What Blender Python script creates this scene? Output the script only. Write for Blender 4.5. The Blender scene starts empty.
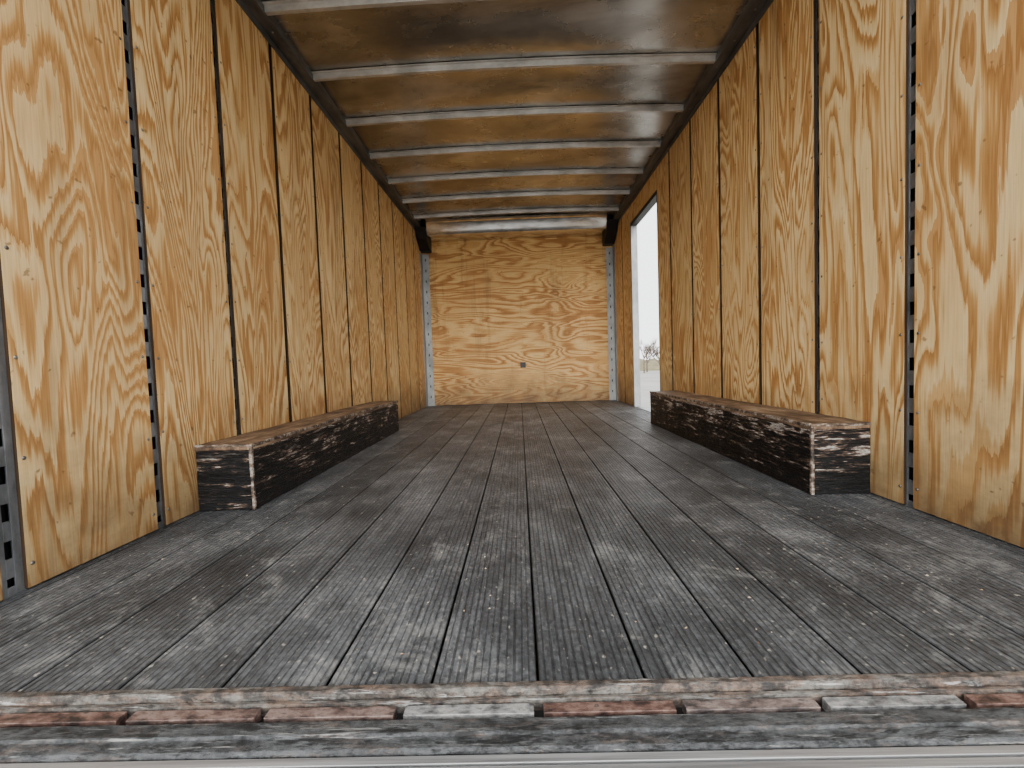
import bpy, bmesh, math, random
from mathutils import Vector, Matrix
random.seed(7)
W=2.35; H=W/2; HC=2.108; L=4.831
scene=bpy.context.scene

# ------------------------------------------------------------ materials
def srgb(r,g,b):
    def c(v):
        v/=255.0
        return v/12.92 if v<=0.04045 else ((v+0.055)/1.055)**2.4
    return (c(r),c(g),c(b),1)
class NT:
    def __init__(s,name):
        s.m=bpy.data.materials.new(name); s.m.use_nodes=True
        s.t=s.m.node_tree; s.b=s.t.nodes['Principled BSDF']
    def n(s,typ,**kw):
        nd=s.t.nodes.new(typ)
        for k,v in kw.items(): setattr(nd,k,v)
        return nd
    def l(s,a,b): s.t.links.new(a,b)
    def setin(s,sock,v):
        if isinstance(v,bpy.types.NodeSocket): s.l(v,sock)
        else: sock.default_value=v
    def math(s,op,a,b=None,c=None,clamp=False):
        nd=s.n('ShaderNodeMath',operation=op,use_clamp=clamp)
        s.setin(nd.inputs[0],a)
        if b is not None: s.setin(nd.inputs[1],b)
        if c is not None: s.setin(nd.inputs[2],c)
        return nd.outputs[0]
    def noise(s,vec,scale=1,detail=2,rough=.5,dist=0):
        nd=s.n('ShaderNodeTexNoise'); s.l(vec,nd.inputs['Vector'])
        nd.inputs['Scale'].default_value=scale; nd.inputs['Detail'].default_value=detail
        nd.inputs['Roughness'].default_value=rough; nd.inputs['Distortion'].default_value=dist
        return nd.outputs[0]
    def ramp(s,fac,stops,interp='LINEAR'):
        nd=s.n('ShaderNodeValToRGB'); nd.color_ramp.interpolation=interp
        e=nd.color_ramp.elements
        while len(e)<len(stops): e.new(.5)
        for i,(p,c) in enumerate(stops):
            e[i].position=p; e[i].color=c if len(c)==4 else (*c,1)
        s.l(fac,nd.inputs[0]); return nd.outputs[0]
    def mix(s,fac,a,b,mode='MIX'):
        nd=s.n('ShaderNodeMix',data_type='RGBA',blend_type=mode)
        s.setin(nd.inputs['Factor'],fac); s.setin(nd.inputs['A'],a); s.setin(nd.inputs['B'],b)
        return nd.outputs['Result']
    def vscale(s,vec,sc,off=None):
        nd=s.n('ShaderNodeVectorMath',operation='MULTIPLY'); s.l(vec,nd.inputs[0]); nd.inputs[1].default_value=sc
        o=nd.outputs[0]
        if off is not None:
            n2=s.n('ShaderNodeVectorMath',operation='ADD'); s.l(o,n2.inputs[0]); s.setin(n2.inputs[1],off); o=n2.outputs[0]
        return o
    def obj(s): return s.n('ShaderNodeTexCoord').outputs['Object']
    def bump(s,h,strength=.3,dist=.002):
        nd=s.n('ShaderNodeBump'); nd.inputs['Strength'].default_value=strength; nd.inputs['Distance'].default_value=dist
        s.l(h,nd.inputs['Height']); s.l(nd.outputs[0],s.b.inputs['Normal'])
    def out(s,col=None,rough=None,metal=None,spec=None):
        if col is not None: s.setin(s.b.inputs['Base Color'],col)
        if rough is not None: s.setin(s.b.inputs['Roughness'],rough)
        if metal is not None: s.setin(s.b.inputs['Metallic'],metal)
        if spec is not None: s.setin(s.b.inputs['Specular IOR Level'],spec)
        return s.m
G=lambda v:(v,v,v,1)

def plywood(name,side=True):
    t=NT(name); o=t.obj()
    at=t.n('ShaderNodeAttribute',attribute_name='pid'); pid=at.outputs['Fac']
    pv=t.n('ShaderNodeCombineXYZ')
    t.l(t.math('MULTIPLY',pid,7.31),pv.inputs[0]); t.l(t.math('MULTIPLY',pid,3.17),pv.inputs[1]); t.l(t.math('MULTIPLY',pid,5.73),pv.inputs[2])
    wn=t.n('ShaderNodeTexWhiteNoise',noise_dimensions='1D'); t.l(pid,wn.inputs['W'])
    s1=(0,3.9,.72) if side else (.75,0,3.6)
    base=t.vscale(o,s1,pv.outputs[0])
    h=t.noise(base,1,2.2,.45,.6)
    s2=(0,110,3.5) if side else (3.5,0,110)
    fib=t.noise(t.vscale(o,s2,pv.outputs[0]),1,3,.6)
    s3=(0,24,3.4) if side else (3.4,0,24)
    mid=t.noise(t.vscale(o,s3,pv.outputs[0]),1,2,.5)
    hh=t.math('ADD',h,t.math('MULTIPLY',fib,.026))
    hh=t.math('ADD',hh,t.math('MULTIPLY',mid,.040))
    mult=t.math('ADD',15.0,t.math('MULTIPLY',wn.outputs['Value'],16.0))
    ring=t.math('FRACT',t.math('MULTIPLY',hh,mult))
    low=t.noise(t.vscale(o,(0,3.0,.9) if side else (.9,0,3.0),pv.outputs[0]),1,2,.5)
    r2=t.math('ADD',ring,t.math('MULTIPLY',t.math('SUBTRACT',low,.5),2.0))
    r2=t.math('ADD',r2,t.math('MULTIPLY',t.math('SUBTRACT',fib,.5),.55))
    if side:
        st=[(.0,srgb(216,174,112)),(.1,srgb(238,208,152)),(.48,srgb(230,196,137)),(.66,srgb(194,145,84)),(.92,srgb(160,110,58)),(1,srgb(200,151,92))]
    else:
        st=[(.0,srgb(210,162,94)),(.1,srgb(230,191,126)),(.45,srgb(220,177,110)),(.62,srgb(186,131,68)),(.92,srgb(150,97,46)),(1,srgb(196,141,76))]
    col=t.ramp(r2,st)
    tone=t.noise(t.vscale(o,(0,1.6,1.1) if side else (1.1,0,1.6),pv.outputs[0]),1.3,4,.6)
    col=t.mix(t.ramp(tone,[(.35,G(0)),(.75,G(.55))]),col,srgb(190,142,84),'MIX')
    fl=t.ramp(t.noise(t.vscale(o,(0,260,6) if side else (6,0,260)),1,2,.6),[(.3,G(.80)),(.6,G(1.0))])
    col=t.mix(1,col,fl,'MULTIPLY')
    pt=t.math('ADD',.91,t.math('MULTIPLY',wn.outputs['Value'],.12))
    col=t.mix(1,col,pt,'MULTIPLY')
    sx=t.n('ShaderNodeSeparateXYZ'); t.l(o,sx.inputs[0])
    dn=t.noise(t.vscale(o,(5,5,7)),1,5,.65)
    dirt=t.math('SUBTRACT',t.math('ADD',t.math('MULTIPLY',dn,.6),.13),t.math('MULTIPLY',sx.outputs[2],1.0),clamp=True)
    col=t.mix(t.math('MULTIPLY',dirt,1.8,clamp=True),col,srgb(86,66,46))
    gn=t.noise(t.vscale(o,(9,9,.9)),1,5,.7)
    col=t.mix(t.ramp(gn,[(.55,G(0)),(.75,G(.55))]),col,srgb(108,80,52))
    sp=t.noise(t.vscale(o,(38,38,38)),1,2,.5)
    col=t.mix(t.ramp(sp,[(.70,G(0)),(.75,G(.6))]),col,srgb(96,66,40))
    t.bump(t.math('ADD',fib,ring),.10,.001)
    return t.out(col,.62,0,.3)
M_ply=plywood('plywood_vertical',True); M_plyb=plywood('plywood_horizontal',False)
t=NT('shaded_plywood_edge'); n=t.noise(t.vscale(t.obj(),(200,20,4)),1,3,.6)
M_pedge=t.out(t.ramp(n,[(.3,srgb(26,20,15)),(.7,srgb(66,48,32))]),.8,0,.2)  # seam shade put into the colour: cut edges darkened so the gaps read dark

def mk_floor():
    t=NT('ribbed_deck_boards'); o=t.obj()
    at=t.n('ShaderNodeAttribute',attribute_name='pid'); pid=at.outputs['Fac']
    g=t.n('ShaderNodeSeparateXYZ'); t.l(o,g.inputs[0])
    n1=t.noise(t.vscale(o,(55,7,1)),1,5,.7)
    n2=t.noise(t.vscale(o,(3.2,2.6,1)),1,6,.68)
    n3=t.noise(t.vscale(o,(110,85,10)),1,3,.6)
    v=t.math('ADD',t.math('MULTIPLY',n1,.32),t.math('MULTIPLY',n2,.68))
    v=t.math('ADD',v,t.math('MULTIPLY',t.math('SUBTRACT',n3,.5),.42))
    pr=t.n('ShaderNodeTexWhiteNoise',noise_dimensions='1D'); t.l(pid,pr.inputs['W'])
    v=t.math('ADD',v,t.math('MULTIPLY',t.math('SUBTRACT',pr.outputs['Value'],.5),.07))
    v=t.math('ADD',v,t.math('MULTIPLY',g.outputs[1],.016))
    col=t.ramp(v,[(.32,srgb(28,29,31)),(.48,srgb(56,58,60)),(.6,srgb(86,88,90)),(.74,srgb(142,142,140))])
    sc=t.noise(t.vscale(o,(7,7,1)),1,7,.8,.6)
    col=t.mix(t.ramp(sc,[(.54,G(0)),(.66,G(.5))]),col,srgb(146,145,141))
    sp=t.noise(t.vscale(o,(80,60,60)),1,2,.5)
    col=t.mix(t.ramp(sp,[(.67,G(0)),(.73,G(.7))]),col,srgb(168,162,150))
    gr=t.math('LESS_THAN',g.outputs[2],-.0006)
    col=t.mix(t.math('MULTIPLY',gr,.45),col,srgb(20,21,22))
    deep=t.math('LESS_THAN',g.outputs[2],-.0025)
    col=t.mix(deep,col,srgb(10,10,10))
    t.bump(t.math('ADD',n1,n3),.8,.0025)
    return t.out(col,.5,0,.5)
M_floor=mk_floor()

def metal(name,c1,c2,scale=(6,6,6),rough=.45,met=.7,rust=None,rl=.6):
    t=NT(name); o=t.obj()
    n=t.noise(t.vscale(o,scale),1,5,.65)
    col=t.ramp(n,[(.3,c1),(.7,c2)])
    if rust:
        r=t.noise(t.vscale(o,tuple(v*2.3 for v in scale)),1,6,.7)
        m=t.ramp(r,[(rl-.04,G(0)),(rl+.04,G(1))])
        col=t.mix(m,col,rust)
        t.l(t.math('MULTIPLY',t.math('SUBTRACT',1.0,m),met),t.b.inputs['Metallic'])
        met=None
    t.bump(n,.2,.001)
    return t.out(col,rough,met)
M_galv=metal('galvanised_steel',srgb(96,100,104),srgb(160,164,168),(20,20,8),.42,.75)
M_galvd=metal('shaded_seam_steel',srgb(30,30,30),srgb(96,94,90),(14,14,9),.55,.5)  # darker copy of the galvanised steel, shade of the seam painted in
M_post=metal('painted_grey_steel',srgb(112,114,114),srgb(160,162,160),(10,10,5),.5,.4,srgb(110,80,60),.66)
M_bow=metal('roof_bow_steel',srgb(150,150,147),srgb(218,217,214),(5,9,9),.36,.55)
M_rail=metal('roof_rail_steel',srgb(66,65,63),srgb(124,122,118),(9,3,9),.5,.5)
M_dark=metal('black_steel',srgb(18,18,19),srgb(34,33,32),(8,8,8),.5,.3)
M_skin=metal('shaded_outer_skin',srgb(20,19,18),srgb(32,31,30),(3,3,3),.8,.0)  # near-black colour paints in the shade of the cavity behind the gaps
M_screw=metal('screw_zinc',srgb(90,86,80),srgb(150,146,138),(30,30,30),.4,.8)
M_alu=metal('worn_aluminium_extrusion',srgb(120,120,120),srgb(184,184,184),(3,120,20),.4,.6)

def mk_roof():
    t=NT('stained_roof_sheet'); o=t.obj()
    a=t.noise(t.vscale(o,(1.3,2.6,1)),1,6,.62,.5)
    b=t.noise(t.vscale(o,(2.4,4,1)),1,5,.6)
    v=t.math('ADD',t.math('MULTIPLY',a,.65),t.math('MULTIPLY',b,.35))
    col=t.ramp(v,[(.32,srgb(104,101,96)),(.46,srgb(150,147,141)),(.56,srgb(180,178,173)),(.70,srgb(214,213,210))])
    t.bump(a,.32,.012)
    return t.out(col,t.ramp(b,[(.3,G(.20)),(.7,G(.34))]),.92)
M_roof=mk_roof()
def mk_head():
    t=NT('polished_nose_panel'); o=t.obj()
    a=t.noise(t.vscale(o,(5,8,14)),1,4,.6)
    col=t.ramp(a,[(.3,srgb(170,165,158)),(.5,srgb(220,218,213)),(.7,srgb(244,243,240))])
    t.bump(a,.25,.008)
    return t.out(col,.22,.95)
M_head=mk_head()

def mk_box():
    t=NT('chipped_black_paint'); o=t.obj()
    sx=t.n('ShaderNodeSeparateXYZ'); t.l(o,sx.inputs[0])
    a=t.noise(t.vscale(o,(5,5,60)),1,5,.7)
    b=t.noise(t.vscale(o,(9,9,22),),1,5,.7,.4)
    c=t.noise(t.vscale(o,(26,26,260)),1,3,.6)
    hz=t.math('MULTIPLY',sx.outputs[2],.46)
    v=t.math('ADD',t.math('ADD',t.math('MULTIPLY',a,.55),t.math('MULTIPLY',b,.45)),hz)
    v=t.math('ADD',v,t.math('MULTIPLY',t.math('SUBTRACT',c,.5),.38))
    col=t.ramp(v,[(.0,srgb(9,9,10)),(.575,srgb(16,16,17)),(.598,srgb(62,50,43)),(.645,srgb(108,88,74)),(.668,srgb(190,188,182)),(.72,srgb(128,108,90))])
    cr=t.ramp(t.noise(t.vscale(o,(1.2,1.2,38)),1,3,.5),[(.41,G(1)),(.45,G(0))])
    col=t.mix(t.math('MULTIPLY',cr,.85),col,srgb(5,5,5))
    t.bump(t.math('ADD',v,a),1,.014)
    return t.out(col,.5,0,.3)
M_box=mk_box()
def mk_boxtop():
    t=NT('worn_box_top_board'); o=t.obj()
    a=t.noise(t.vscale(o,(40,3,10)),1,5,.65)
    b=t.noise(t.vscale(o,(8,5,8)),1,5,.7)
    v=t.math('ADD',t.math('MULTIPLY',a,.45),t.math('MULTIPLY',b,.55))
    col=t.ramp(v,[(.38,srgb(36,31,28)),(.48,srgb(94,74,58)),(.56,srgb(134,110,86)),(.66,srgb(168,150,126))])
    t.bump(a,.6,.003)
    return t.out(col,.6,0,.3)
M_boxtop=mk_boxtop()
def mk_edge():
    t=NT('worn_box_edge'); o=t.obj()
    a=t.noise(t.vscale(o,(14,30,30)),1,6,.78)
    col=t.ramp(a,[(.38,srgb(24,22,21)),(.47,srgb(70,58,48)),(.53,srgb(112,92,76)),(.58,srgb(160,154,144)),(.66,srgb(90,76,64))])
    t.bump(a,1,.005)
    return t.out(col,.55,.1)
M_edge=mk_edge()
# worn steel: bare pitted metal, paint remnants and blotches of rust
def mk_worn(name,base0,base1,rust,rthr,sx=40,scr=.5,met=.55,dkt=.54):
    t=NT(name); o=t.obj()
    p=t.noise(t.vscale(o,(sx,sx*1.6,sx)),1,7,.8)
    big=t.noise(t.vscale(o,(4,16,10)),1,5,.7)
    m1=t.math('ADD',t.math('MULTIPLY',p,.6),t.math('MULTIPLY',big,.4))
    col=t.ramp(m1,[(.42,base0),(.58,base1)])
    rn=t.noise(t.vscale(o,(9,45,30)),1,7,.8,.3)
    rm=t.ramp(rn,[(rthr-.03,G(0)),(rthr+.05,G(1))])
    rc=t.ramp(p,[(.40,srgb(26,22,20)),(.5,srgb(66,51,42)),(.60,srgb(104,82,66))])
    col=t.mix(t.math('MULTIPLY',rm,rust),col,rc)
    s=t.noise(t.vscale(o,(9,200,90)),1,5,.7)
    col=t.mix(t.ramp(s,[(.60,G(0)),(.65,G(scr))]),col,srgb(172,171,167))
    dk=t.noise(t.vscale(o,(16,70,40)),1,6,.75)
    col=t.mix(t.ramp(dk,[(dkt,G(0)),(dkt+.06,G(.85))]),col,srgb(18,18,18))
    t.l(t.math('MULTIPLY',t.math('SUBTRACT',1.0,rm),met),t.b.inputs['Metallic'])
    t.bump(t.math('ADD',p,rn),1,.004)
    return t.out(col,.5,None)
M_rust=mk_worn('rusty_steel_angle',srgb(56,53,50),srgb(130,126,119),.85,.47,44,.75,.3,.54)
M_plate=mk_worn('scraped_grey_plate',srgb(34,35,36),srgb(92,94,95),.55,.56,40,.55,.45,.53)
def mk_seg():
    t=NT('worn_oxide_inserts'); o=t.obj()
    at=t.n('ShaderNodeAttribute',attribute_name='pid'); pid=at.outputs['Fac']
    a=t.noise(t.vscale(o,(30,60,60)),1,6,.75)
    c1=t.ramp(a,[(.38,srgb(40,32,29)),(.5,srgb(92,68,60)),(.6,srgb(124,100,90)),(.66,srgb(60,52,48))])
    c2=t.ramp(a,[(.38,srgb(70,70,70)),(.5,srgb(122,123,122)),(.6,srgb(160,159,155)),(.68,srgb(96,95,93))])
    col=t.mix(pid,c1,c2)
    t.bump(a,.6,.003)
    return t.out(col,.5,.2)
M_seg=mk_seg()
def mk_ground():
    t=NT('gravel_lot'); o=t.obj()
    a=t.noise(t.vscale(o,(.25,.25,.25)),1,6,.65)
    b=t.noise(t.vscale(o,(9,9,9)),1,4,.7)
    v=t.math('ADD',t.math('MULTIPLY',a,.6),t.math('MULTIPLY',b,.4))
    return t.out(t.ramp(v,[(.35,srgb(118,116,111)),(.65,srgb(164,160,153))]),.85,0)
M_ground=mk_ground()
t=NT('bare_twigs'); n=t.noise(t.vscale(t.obj(),(4,4,4)),1,3,.5); M_twig=t.out(t.ramp(n,[(.3,srgb(76,66,56)),(.7,srgb(112,98,84))]),.9,0)
t=NT('dry_grass'); n=t.noise(t.vscale(t.obj(),(1,1,4)),1,5,.7); M_grass=t.out(t.ramp(n,[(.3,srgb(84,78,58)),(.7,srgb(130,120,90))]),.95,0)
t=NT('debris_chips'); n=t.noise(t.vscale(t.obj(),(30,30,30)),1,2,.5); M_chip=t.out(t.ramp(n,[(.4,srgb(120,84,50)),(.6,srgb(210,190,160))]),.8,0)

# ------------------------------------------------------------ mesh helper
class B:
    def __init__(s,mats):
        s.bm=bmesh.new(); s.mats=mats; s.lay=s.bm.faces.layers.float.new('pid')
    def face(s,vs,mat=0,pid=0):
        try: f=s.bm.faces.new(vs)
        except ValueError: return
        f.material_index=mat; f[s.lay]=pid; return f
    def box(s,x0,x1,y0,y1,z0,z1,mat=0,pid=0,ymat=None):
        v=[s.bm.verts.new((x,y,z)) for x in(x0,x1) for y in(y0,y1) for z in(z0,z1)]
        for qi,q in enumerate(((0,1,3,2),(4,6,7,5),(0,4,5,1),(2,3,7,6),(0,2,6,4),(1,5,7,3))):
            s.face([v[i] for i in q],ymat if (ymat is not None and qi in(2,3)) else mat,pid)
        return v
    def extrude_y(s,prof,y0,y1,mat=0,pid=0,closed=True,ny=1):
        rows=[[s.bm.verts.new((x,y0+(y1-y0)*j/ny,z)) for x,z in prof] for j in range(ny+1)]
        n=len(prof); m=n if closed else n-1
        for j in range(ny):
            for i in range(m):
                k=(i+1)%n; s.face([rows[j][i],rows[j][k],rows[j+1][k],rows[j+1][i]],mat,pid)
        if closed:
            s.face(rows[0][::-1],mat,pid); s.face(rows[-1],mat,pid)
    def extrude_x(s,prof,x0,x1,mat=0,pid=0,closed=True,nx=1,zf=None,jit=0):
        rows=[]
        for j in range(nx+1):
            x=x0+(x1-x0)*j/nx
            rows.append([s.bm.verts.new((x,y+random.uniform(-jit,jit),z+(zf(x) if zf else 0)+random.uniform(-jit,jit)*.4)) for y,z in prof])
        n=len(prof); m=n if closed else n-1
        for j in range(nx):
            for i in range(m):
                k=(i+1)%n; s.face([rows[j][i],rows[j][k],rows[j+1][k],rows[j+1][i]],mat,pid)
        if closed:
            s.face(rows[0][::-1],mat,pid); s.face(rows[-1],mat,pid)
    def disc(s,c,n,r,h,mat=0,seg=8):
        n=Vector(n); a=n.orthogonal().normalized(); b=n.cross(a); c=Vector(c)
        r0=[s.bm.verts.new(c+(a*math.cos(t)+b*math.sin(t))*r) for t in [2*math.pi*i/seg for i in range(seg)]]
        r1=[s.bm.verts.new(c+n*h+(a*math.cos(t)+b*math.sin(t))*r*.6) for t in [2*math.pi*i/seg for i in range(seg)]]
        for i in range(seg):
            k=(i+1)%seg; s.face([r0[i],r0[k],r1[k],r1[i]],mat)
        s.face(r1,mat)
    def done(s,name,bevel=0,parent=None,smooth=False,recalc=True,loc=None):
        if recalc: bmesh.ops.recalc_face_normals(s.bm,faces=s.bm.faces)
        me=bpy.data.meshes.new(name)
        if loc:
            bmesh.ops.translate(s.bm,verts=s.bm.verts,vec=-Vector(loc))
        s.bm.to_mesh(me); s.bm.free()
        for m in s.mats: me.materials.append(m)
        o=bpy.data.objects.new(name,me); scene.collection.objects.link(o)
        if loc: o.location=loc
        if smooth:
            for p in me.polygons: p.use_smooth=True
        if bevel:
            md=o.modifiers.new('bevel','BEVEL'); md.width=bevel; md.segments=2; md.limit_method='ANGLE'
        if parent: o.parent=parent
        return o

# ------------------------------------------------------------ floor
P=.164; X0=-.0059
b=B([M_floor])
edges=[-H-.05]+[X0+k*P for k in range(-7,8)]+[H+.05]
for i in range(len(edges)-1):
    a,c=edges[i]+.0022,edges[i+1]-.0022
    a0=X0+(i-8)*P; prof=[]
    prof.append((a,-.03)); prof.append((a,-.0022)); prof.append((a+.0022,0))
    ng=13
    for g in range(1,ng):
        gx=a0+P*g/ng+random.uniform(-.0012,.0012); gw=random.uniform(.7,1.2)
        if gx-.004<a+.003 or gx+.004>c-.003: continue
        prof+= [(gx-.0022*gw,0),(gx-.0011*gw,-.0013*gw),(gx+.0011*gw,-.0013*gw),(gx+.0022*gw,0)]
    prof+=[(c-.0022,0),(c,-.0022),(c,-.03)]
    b.extrude_y(prof,0,L+.05,0,i+1)
b.box(-H-.05,H+.05,0.001,L+.05,-.12,-.028,0,0)
floor=b.done('floor')

# ------------------------------------------------------------ walls
SL=[.305+.4095*k for k in range(12)]
SR=[.301+.4165*k for k in range(7)]
def ladder(b,s,y,w,z0,z1,mat):
    xa,xb=sorted((s*(H+.009),s*(H+.013)))
    y0,y1=y-w/2-.004,y+w/2+.004
    e=.0095 if w<.04 else .021
    b.box(xa,xb,y0,y0+e,z0,z1,mat); b.box(xa,xb,y1-e,y1,z0,z1,mat)
    z=z0
    b.box(xa,xb,y0+e,y1-e,z0,z0+.02,mat)
    while z<z1-.1:
        b.box(xa,xb,y0+e,y1-e,z+.040,z+.085,mat); z+=.085
def wall(name,s,seams,gaps,bright,door=None):
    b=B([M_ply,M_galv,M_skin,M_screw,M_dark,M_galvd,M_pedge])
    xa,xb=sorted((s*H,s*(H+.018)))
    cuts=[(-.0,0)]+[(y,g) for y,g in zip(seams,gaps)]+[(L+.02,0)]
    for i in range(len(cuts)-1):
        y0=cuts[i][0]+cuts[i][1]/2; y1=cuts[i+1][0]-cuts[i+1][1]/2
        pid=i+1+(20 if s>0 else 0)
        if door and y0<door[1] and y1>door[0]:
            segs=[]
            if y0<door[0]: segs.append((y0,door[0],.004,HC))
            if y1>door[1]: segs.append((door[1],y1,.004,HC))
            segs.append((max(y0,door[0]),min(y1,door[1]),door[2],HC))
        else: segs=[(y0,y1,.004,HC)]
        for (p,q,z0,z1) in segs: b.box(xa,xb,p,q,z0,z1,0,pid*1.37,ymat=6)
    for i,(y,g) in enumerate(zip(seams,gaps)):
        z0=.0 if not(door and door[0]<y<door[1]) else door[2]
        if i in bright: ladder(b,s,y,g,z0,HC,1)
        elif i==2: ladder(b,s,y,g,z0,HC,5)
        else:
            p,q=sorted((s*(H+.012),s*(H+.016))); b.box(p,q,y-g/2-.004,y+g/2+.004,z0,HC,4)  # dark filler strip, stands in for the shade inside the gap
        p,q=sorted((s*(H+.018),s*(H+.045)))
        for yy in (y-.03,y+.03):
            b.box(p,q,yy-.002,yy+.002,z0,HC,4)
        z=.06
        while z<HC-.03:
            for sg in(-1,1):
                if door and door[0]-.02<y+sg*(g/2+.015)<door[1]+.02 and z<door[2]: continue
                b.disc((s*H,y+sg*(g/2+.013),z+random.uniform(-.01,.01)),(-s,0,0),.0052,.0018,3)
            z+=.24
    p,q=sorted((s*(H+.045),s*(H+.055)))
    if door:
        b.box(p,q,-.12,door[0],-.12,HC+.1,2); b.box(p,q,door[1],L+.08,-.12,HC+.1,2); b.box(p,q,door[0],door[1],door[2],HC+.1,2)
        b.box(p,q,door[0],door[1],-.12,-.03,2)
    else: b.box(p,q,-.12,L+.08,-.12,HC+.1,2)
    return b.done(name,bevel=.0008)
wall('wall_left',-1,SL[:12],[.05,.032,.030,.028,.026,.026,.024,.024,.022,.02,.02,.020],(0,1))
D0,D1,DH=3.1137,3.948,1.8667
wall('wall_right',1,SR[:7]+[4.36],[.028,.034,.030,.026,.026,.026,.026,.024],(0,1),(D0,D1,DH))
# back wall
b=B([M_plyb,M_dark,M_skin])
hx,hz,hs=.03,.475,.034
for (x0,x1,z0,z1) in [(-H-.04,hx-hs,.004,2.05),(hx+hs,H+.04,.004,2.05),(hx-hs,hx+hs,.004,hz-hs),(hx-hs,hx+hs,hz+hs,2.05)]:
    b.box(x0,x1,L,L+.018,z0,z1,0,5.9)
b.box(-H-.05,H+.05,L+.05,L+.06,-.12,HC+.1,2)
b.box(hx-hs-.01,hx+hs+.01,L+.019,L+.03,hz-hs-.01,hz+hs+.01,1)
b.done('wall_back')

# ------------------------------------------------------------ ceiling
crown=lambda x:.022*(1-(x/H)**2)
b=B([M_roof])
Y0B=1.40
prof=[(y,HC+.036+.005*math.sin((y-Y0B)/.47*2*math.pi)) for y in [ -.12+ (L+.2)*i/90 for i in range(91)]]
b.extrude_x(prof,-H-.055,H+.055,0,0,closed=False,nx=24,zf=crown)
b.extrude_x([(y,z+.02) for y,z in prof],-H-.055,H+.055,0,0,closed=False,nx=24,zf=crown)
b.done('ceiling',smooth=True)
for k in range(-2,7):
    y=Y0B+.47*k
    b=B([M_bow])
    prof=[(y-.030,HC+.031),(y-.030,HC+.026),(y-.014,HC+.026),(y-.011,HC),(y+.011,HC),(y+.014,HC+.026),(y+.030,HC+.026),(y+.030,HC+.031)]
    b.extrude_x(prof,-H+.02,H-.02,0,0,nx=24,zf=crown)
    b.done('roof_bow',bevel=.001)
for i,s in enumerate((-1,1)):
    b=B([M_rail,M_screw])
    p=[(s*(H+.05),HC-.004),(s*(H-.062),HC-.004),(s*(H-.062),HC+.05),(s*(H-.058),HC+.05),(s*(H-.058),HC+.0),(s*(H+.05),HC+.0)]
    b.extrude_y(p,0,L,0)
    p=[(s*H,HC-.004),(s*(H-.006),HC-.004),(s*(H-.006),HC-.035),(s*H,HC-.035)]
    b.extrude_y(p,0,L,0)
    y=.1
    while y<L:
        b.disc((s*(H-.035),y,HC-.004),(0,0,-1),.006,.003,1); y+=.2
    b.done('trim_%d'%(i+1),bevel=.001)
# curved nose panel
b=B([M_head])
prof=[(4.40,HC+.046),(4.44,HC+.044),(4.475,HC+.036),(4.492,HC+.018),(4.508,HC-.014),(4.522,HC-.048),(4.534,HC-.078),(4.56,HC-.092),(4.828,HC-.088)]
b.extrude_x(prof,-H+.135,H-.135,0,0,closed=False,nx=16,zf=lambda x:crown(x)*.25)
b.done('nose_panel',smooth=True)
for s in(-1,1):
    b=B([M_dark])
    p=[(4.46,HC-.008),(4.82,HC-.008),(4.82,HC-.22),(4.70,HC-.22),(4.54,HC-.12)]
    x0,x1=sorted((s*(H-.003),s*(H-.13)))
    b.extrude_x(p,x0,x1); b.done('corner_gusset',bevel=.01)
    b=B([M_post,M_dark])
    xa=s*(H-.004); xb=s*(H-.085)
    x0,x1=sorted((xa,xb))
    b.box(x0,x1,L-.006,L-.001,.001,1.875)
    x2,x3=sorted((s*(H-.001),s*(H-.006)))
    b.box(x2,x3,L-.11,L-.007,.001,1.875)
    z=.1
    while z<1.8:
        b.box((x0+x1)/2-.006,(x0+x1)/2+.006,L-.0075,L-.006,z,z+.03,1); z+=.13
    b.done('corner_post',bevel=.001)

# ------------------------------------------------------------ side door frame
b=B([M_post,M_dark])
xo=H+.06; xi=H-.004
b.box(xi,xo,D1-.004,D1+.03,.0,DH+.03,0)
b.box(H-.001,xo,D0-.012,D0+.003,.0,DH+.03,1)
b.box(xi,xo,D0-.012,D1+.03,DH-.006,DH+.03,1)
b.box(H+.001,xo+.02,D0,D1,-.03,.006,0)
b.done('door_1',bevel=.002)

# ------------------------------------------------------------ wheel boxes
from mathutils import noise as N
def wheelbox(s,y0,y1,w,h):
    b=B([M_box,M_boxtop,M_edge])
    xw=s*(H-.001); xf=s*(H-w)
    def bx(xa,xb,*r,**k): 
        xa,xb=sorted((xa,xb)); b.box(xa,xb,*r,**k)
    bx(xw,xf,y0+.004,y1,.002,h-.020)
    bx(xw,xf-s*.001,y0,y1+.003,h-.020,h,mat=1)
    bx(xf-s*.003,xf+s*.008,y0-.002,y0+.010,.002,h-.002,mat=2)
    bx(xf-s*.003,xf+s*.006,y0+.010,y1,h-.011,h+.002,mat=2)
    bx(xf+s*.008,xw,y0-.0015,y0+.006,h-.009,h+.0015,mat=2)
    bm=b.bm
    bmesh.ops.subdivide_edges(bm,edges=[e for e in bm.edges if e.calc_length()>.5],cuts=60,use_grid_fill=True)
    bmesh.ops.subdivide_edges(bm,edges=[e for e in bm.edges if e.calc_length()>.12],cuts=8,use_grid_fill=True)
    for v in bm.verts:
        d=N.noise_vector(v.co*9)*.0024+N.noise_vector(v.co*45)*.0016
        v.co+=d
    return b.done('wheel_well_box',bevel=.003)
wheelbox(-1,.8695,2.754,.204,.236)
wheelbox(1,.8584,2.717,.203,.2466)

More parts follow.
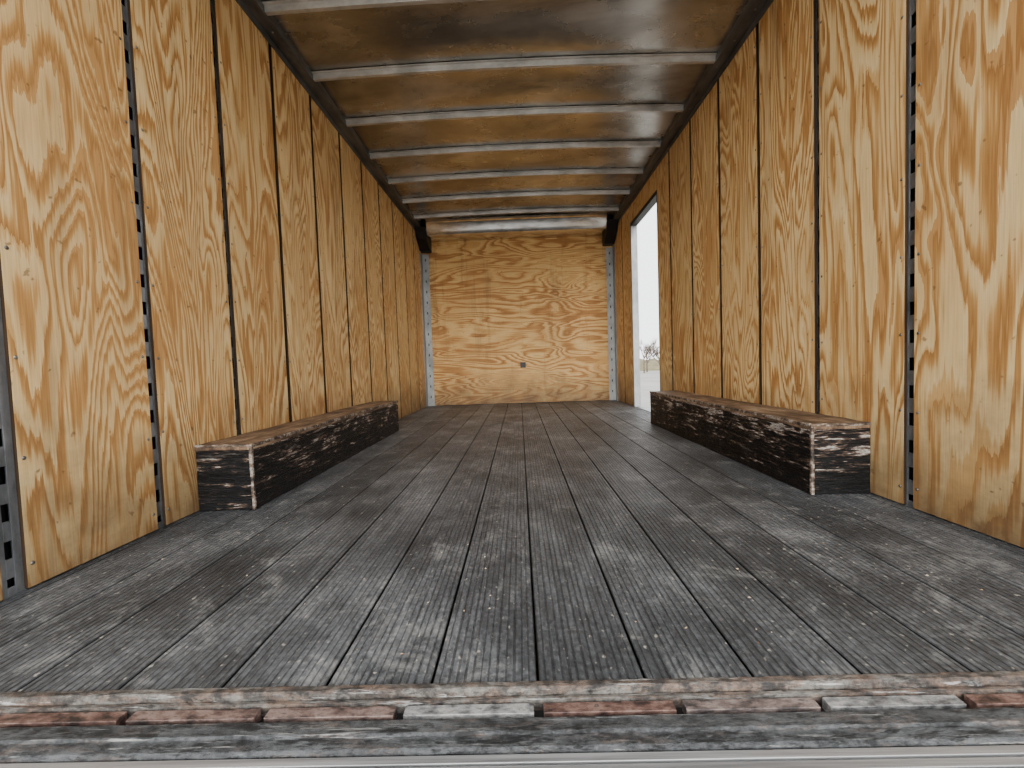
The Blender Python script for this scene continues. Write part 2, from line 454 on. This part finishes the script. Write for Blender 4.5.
# ------------------------------------------------------------ rear threshold
b=B([M_rust,M_seg,M_plate,M_alu,M_dark])
X1=H+.055
b.extrude_x([(-.001,-.03),(-.001,.001),(-.004,.003),(-.014,.003),(-.018,-.001),(-.018,-.03)],-X1,X1,0,nx=160,jit=.0010)
b.extrude_x([(-.0200,-.03),(-.0200,-.007),(-.026,-.007),(-.029,-.010),(-.029,-.03)],-X1,X1,0,nx=120,jit=.0008)
b.box(-X1,X1,-.066,-.029,-.06,-.022,4)
x=-X1+.03; i=0
kinds=[.3,.9,.0,.1,.15,.9,0]
while x<X1-.05:
    b.box(x,x+.186,-.0530,-.0345,-.024,-.0065,1,kinds[i%7]); x+=.200; i+=1
b.extrude_x([(-.0585,-.02),(-.0585,-.009),(-.061,-.006),(-.084,-.005),(-.087,-.008),(-.104,-.009),(-.109,-.013),(-.109,-.12),(-.03,-.12),(-.03,-.024)],-X1,X1,2,nx=160,jit=.0006)
for j in range(4):
    y=-.112-j*.016
    b.box(-X1,X1,y-.012,y,-.12,-.012,3)
b.box(-X1,X1,-.18,-.109,-.12,-.018,3)
b.done('door_sill',bevel=.0008)

b=B([M_post])
for s in(-1,1):
    x0,x1=sorted((s*(H+.0),s*(H+.055))); b.box(x0,x1,-.118,-.002,-.005,HC+.1)
b.box(-H,H,-.118,-.06,HC+.0,HC+.12)
b.done('door_frame',bevel=.002)

# debris
b=B([M_chip])
for i in range(170):
    x=random.uniform(-1.1,1.1); y=random.uniform(.03,2.2); r=random.uniform(.0012,.004)
    a=random.uniform(0,3.14)
    vs=[b.bm.verts.new((x+r*q*math.cos(a+k*1.57),y+r*q*math.sin(a+k*1.57),.0006)) for k,q in enumerate((1,.5,1,.4))]
    top=b.bm.verts.new((x,y,.002))
    for k in range(4): b.face([vs[k],vs[(k+1)%4],top])
b.done('floor_debris')

# ------------------------------------------------------------ outside
GZ=-1.15
b=B([M_ground])
b.face([b.bm.verts.new(c) for c in((-150,-150,GZ),(150,-150,GZ),(150,150,GZ),(-150,150,GZ))])
b.done('ground')
b=B([M_grass])
random.seed(3)
xs=[i*1.2 for i in range(-20,50)]
pr=[[b.bm.verts.new((x,yy,GZ+zz*(1+.35*math.sin(x*.7)+.2*math.sin(x*2.1)))) for yy,zz in((66,0),(68,.9),(70,1.4),(74,.0))] for x in xs]
for i in range(len(xs)-1):
    for j in range(3): b.face([pr[i][j],pr[i+1][j],pr[i+1][j+1],pr[i][j+1]])
b.done('grass_bank',smooth=True)
def tree(x,y,h):
    b=B([M_twig])
    def limb(p,d,l,r,dep):
        q=p+d*l
        a=d.orthogonal().normalized(); c=d.cross(a)
        v0=[b.bm.verts.new(p+(a*math.cos(t)+c*math.sin(t))*r) for t in(0,2.09,4.19)]
        v1=[b.bm.verts.new(q+(a*math.cos(t)+c*math.sin(t))*r*.6) for t in(0,2.09,4.19)]
        for i in range(3): b.face([v0[i],v0[(i+1)%3],v1[(i+1)%3],v1[i]])
        if dep==0: return
        for k in range(4 if dep>1 else 5):
            f=random.uniform(.3,1.0); dd=(d+Vector((random.uniform(-.8,.8),random.uniform(-.8,.8),random.uniform(-.1,.6)))).normalized()
            limb(p+d*l*f,dd,l*random.uniform(.5,.75),max(r*.5,.013),dep-1)
    limb(Vector((x,y,GZ)),Vector((0,0,1)),h*.3,h*.016,4)
    b.done('bare_tree',loc=(x,y,GZ))
for x,y,h in [(13.6,52,6.6),(15.4,54,7.8),(17.2,59,9),(16.2,50,6.8),(18.8,55,7.4),(14.4,60,8.4),(11.8,57,7.6),(21,60,8.4),(24.5,58,7.6),(28,61,7.4),(20.2,51,7)]:
    tree(x,y,h)

# ------------------------------------------------------------ light
w=bpy.data.worlds.new('overcast'); scene.world=w; w.use_nodes=True
bg=w.node_tree.nodes['Background']; bg.inputs[0].default_value=(.95,.975,1,1); bg.inputs[1].default_value=3.6
def sun(name,rot,e,ang,col):
    l=bpy.data.lights.new(name,'SUN'); l.energy=e; l.angle=math.radians(ang); l.color=col
    o=bpy.data.objects.new(name,l); o.rotation_euler=rot; scene.collection.objects.link(o)
sun('rear_sky_fill',(math.radians(81),0,math.radians(-3)),7.6,52,(1,.985,.96))  # added wide soft lamp, imitates bright sky behind the rear opening

# ------------------------------------------------------------ camera
pi,ya,ro,f=.0441,-.0176,-.0339,440.65
fw=Vector((math.sin(ya)*math.cos(pi),math.cos(ya)*math.cos(pi),-math.sin(pi)))
r=fw.cross(Vector((0,0,1))).normalized(); u=r.cross(fw)
r2=r*math.cos(ro)+u*math.sin(ro); u2=-r*math.sin(ro)+u*math.cos(ro)
cam=bpy.data.cameras.new('camera'); co=bpy.data.objects.new('camera',cam); scene.collection.objects.link(co)
M=Matrix((r2,u2,-fw)).transposed().to_4x4(); M.translation=Vector((-.0188,-.6536,.4851)); co.matrix_world=M
cam.sensor_width=36; cam.lens=36*f/1024; cam.clip_start=.02; cam.clip_end=500
scene.camera=co
